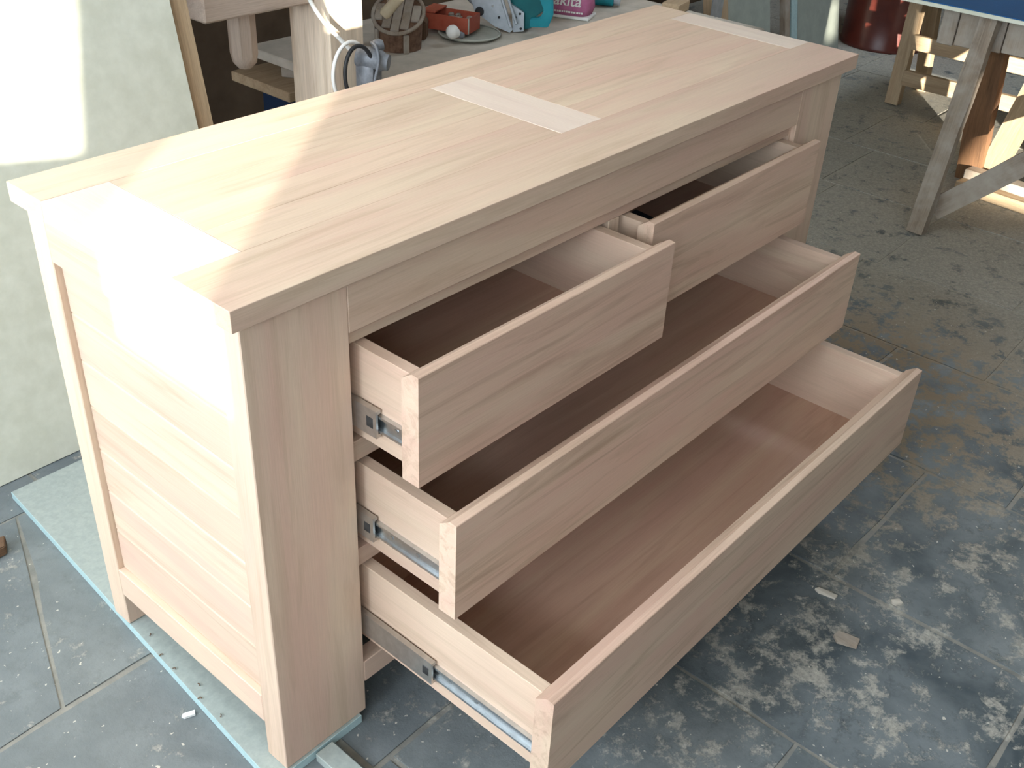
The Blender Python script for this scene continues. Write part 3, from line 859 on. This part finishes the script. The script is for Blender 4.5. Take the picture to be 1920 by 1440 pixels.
# rusty red drum
drum = thing('metal_drum', 'dark red painted metal drum standing on the floor beside greenish panels', 'drum', (4.965, 1.315, FLOOR + 0.0006))
r = 0.215
prof = [(0, 0.012), (r - 0.012, 0.012), (r - 0.006, 0.0), (r + 0.004, 0.0), (r + 0.006, 0.014), (r, 0.024)]
for zc in (0.27, 0.53):
    prof += [(r, zc - 0.03), (r + 0.010, zc - 0.008), (r + 0.010, zc + 0.008), (r, zc + 0.03)]
prof += [(r, 0.80)]
lathe('drum_shell', prof, DRUM, drum, 48)
lathe('drum_rim', [(r - 0.014, 0.8004), (r + 0.007, 0.8004), (r + 0.007, 0.822), (r - 0.006, 0.824), (r - 0.008, 0.812), (0, 0.812)], DRUM, drum, 48)

# ================================================================== blue table on trestles
TZ = 0.688
table = thing('blue_board', 'glossy dark blue board with pale edge laid across wooden trestles', 'table top')
box('board_face', 2.792, 4.45, -0.95, 0.98, TZ + 0.018, TZ + 0.021, LAMINATE, table, 0)
box('board_core', 2.790, 4.452, -0.952, 0.982, TZ + 0.006, TZ + 0.0178, MDF, table, 0.001)

def trestle_near():
    t_ = thing('trestle', 'weathered wooden trestle with splayed legs and brace nearest the viewer', 'trestle')
    Zt = TZ + 0.005
    # top beam of short upright boards nailed to a rail
    box('top_beam', 2.93, 2.985, -0.90, 0.30, 0.60, Zt, OLD['y'], t_, 0.003)
    ys = [0.31, 0.255, 0.185, 0.105, 0.02, -0.07, -0.15, -0.24, -0.33]
    for s, e in zip(ys, ys[1:]):
        box('apron_board', 2.905, 2.9295, e + 0.002, s - 0.002, 0.57 + random.uniform(-0.008, 0.008), Zt, OLD['z'], t_, 0.002)
    bar('leg', (2.785, 0.170, FLOOR + 0.004), (2.878, 0.150, Zt - 0.008), 0.042, 0.056, (1, 0, 0), OLD['z'], t_, 0.0, 0.002)
    bar('leg', (3.41, 0.235, FLOOR + 0.004), (3.020, 0.170, Zt - 0.022), 0.045, 0.090, (1, 0, 0), RUSTY, t_, 0.0, 0.002)
    bar('leg', (2.785, -0.72, FLOOR + 0.004), (2.878, -0.70, Zt - 0.008), 0.045, 0.098, (1, 0, 0), OLD['z'], t_, 0.0, 0.002)
    bar('leg', (3.205, -0.72, FLOOR + 0.004), (3.010, -0.70, Zt - 0.008), 0.045, 0.090, (1, 0, 0), OLD['z'], t_, 0.0, 0.002)
    bar('brace', (2.845, 0.150, 0.055), (2.900, -0.40, 0.60), 0.028, 0.070, (1, 0, 0), OLD['z'], t_, 0.0, 0.0015)
    bar('side_brace', (3.42, 0.175, FLOOR + 0.004), (3.12, -0.01, 0.60), 0.030, 0.085, (1, 0, 0), FRESH['z'], t_, 0.0, 0.0015)
    return t_
trestle_near()
def trestle_far():
    t_ = thing('trestle', 'pale wooden trestle with two low rails at the far end of the blue board', 'trestle')
    Zt = TZ + 0.005
    box('top_beam', 4.06, 4.12, -0.25, 0.93, 0.62, Zt, FRESH['y'], t_, 0.003)
    for x0, x1, m in ((4.035, 4.065, FRESH['z']), (4.34, 4.155, FRESH['z'])):
        for y in (0.83, -0.15):
            bar('leg', (x0, y, FLOOR + 0.003), (x1, y, Zt - 0.014), 0.045, 0.060, (1, 0, 0), m, t_, 0.002)
    bar('rail', (4.008, 0.799, 0.115), (4.008, -0.12, 0.115), 0.028, 0.065, (1, 0, 0), FRESH['z'], t_, 0.002)
    bar('rail', (4.018, 0.799, 0.265), (4.018, -0.12, 0.265), 0.024, 0.060, (1, 0, 0), FRESH['z'], t_, 0.002)
    bar('rail', (4.30, 0.799, 0.20), (4.30, -0.12, 0.20), 0.024, 0.070, (1, 0, 0), OLD['z'], t_, 0.002)
    bar('upright', (4.045, 0.66, 0.30), (4.045, 0.66, 0.618), 0.024, 0.055, (1, 0, 0), OLD['z'], t_, 0.002)
    return t_
trestle_far()

# timbers on the floor under the blue board
tag(bar('floor_timber', (3.300, 0.225, FLOOR + 0.0205), (3.20, -0.85, FLOOR + 0.0205), 0.105, 0.040, (1, 0, 0), FRESH['z'], None, 0.003),
    'pale sawn timber lying on the floor under the blue board', 'timber')
tag(bar('floor_timber', (3.320, 0.220, FLOOR + 0.0585), (3.225, -0.85, FLOOR + 0.0585), 0.060, 0.034, (1, 0, 0), OLD['z'], None, 0.003),
    'grey weathered timber stacked on top of the pale floor timber', 'timber')

# ================================================================== scraps on the floor
chip(0.906, -0.519, 0.030, 0.045, 0.3, OLD['y'], 'brownish wood chip on the dark slabs in front of the bottom drawer')
chip(0.992, -0.432, 0.012, 0.042, 0.2, DUSTY, 'thin pale splinter beside the mortar joint in front of the bottom drawer')
chip(1.068, -0.546, 0.014, 0.020, 1.0, DUSTY, 'small pale chip resting on the mortar joint to the right')
chip(-0.039, 0.216, 0.010, 0.022, 1.2, WHITE, 'small white scrap on the floor beside the fibreboard sheet')
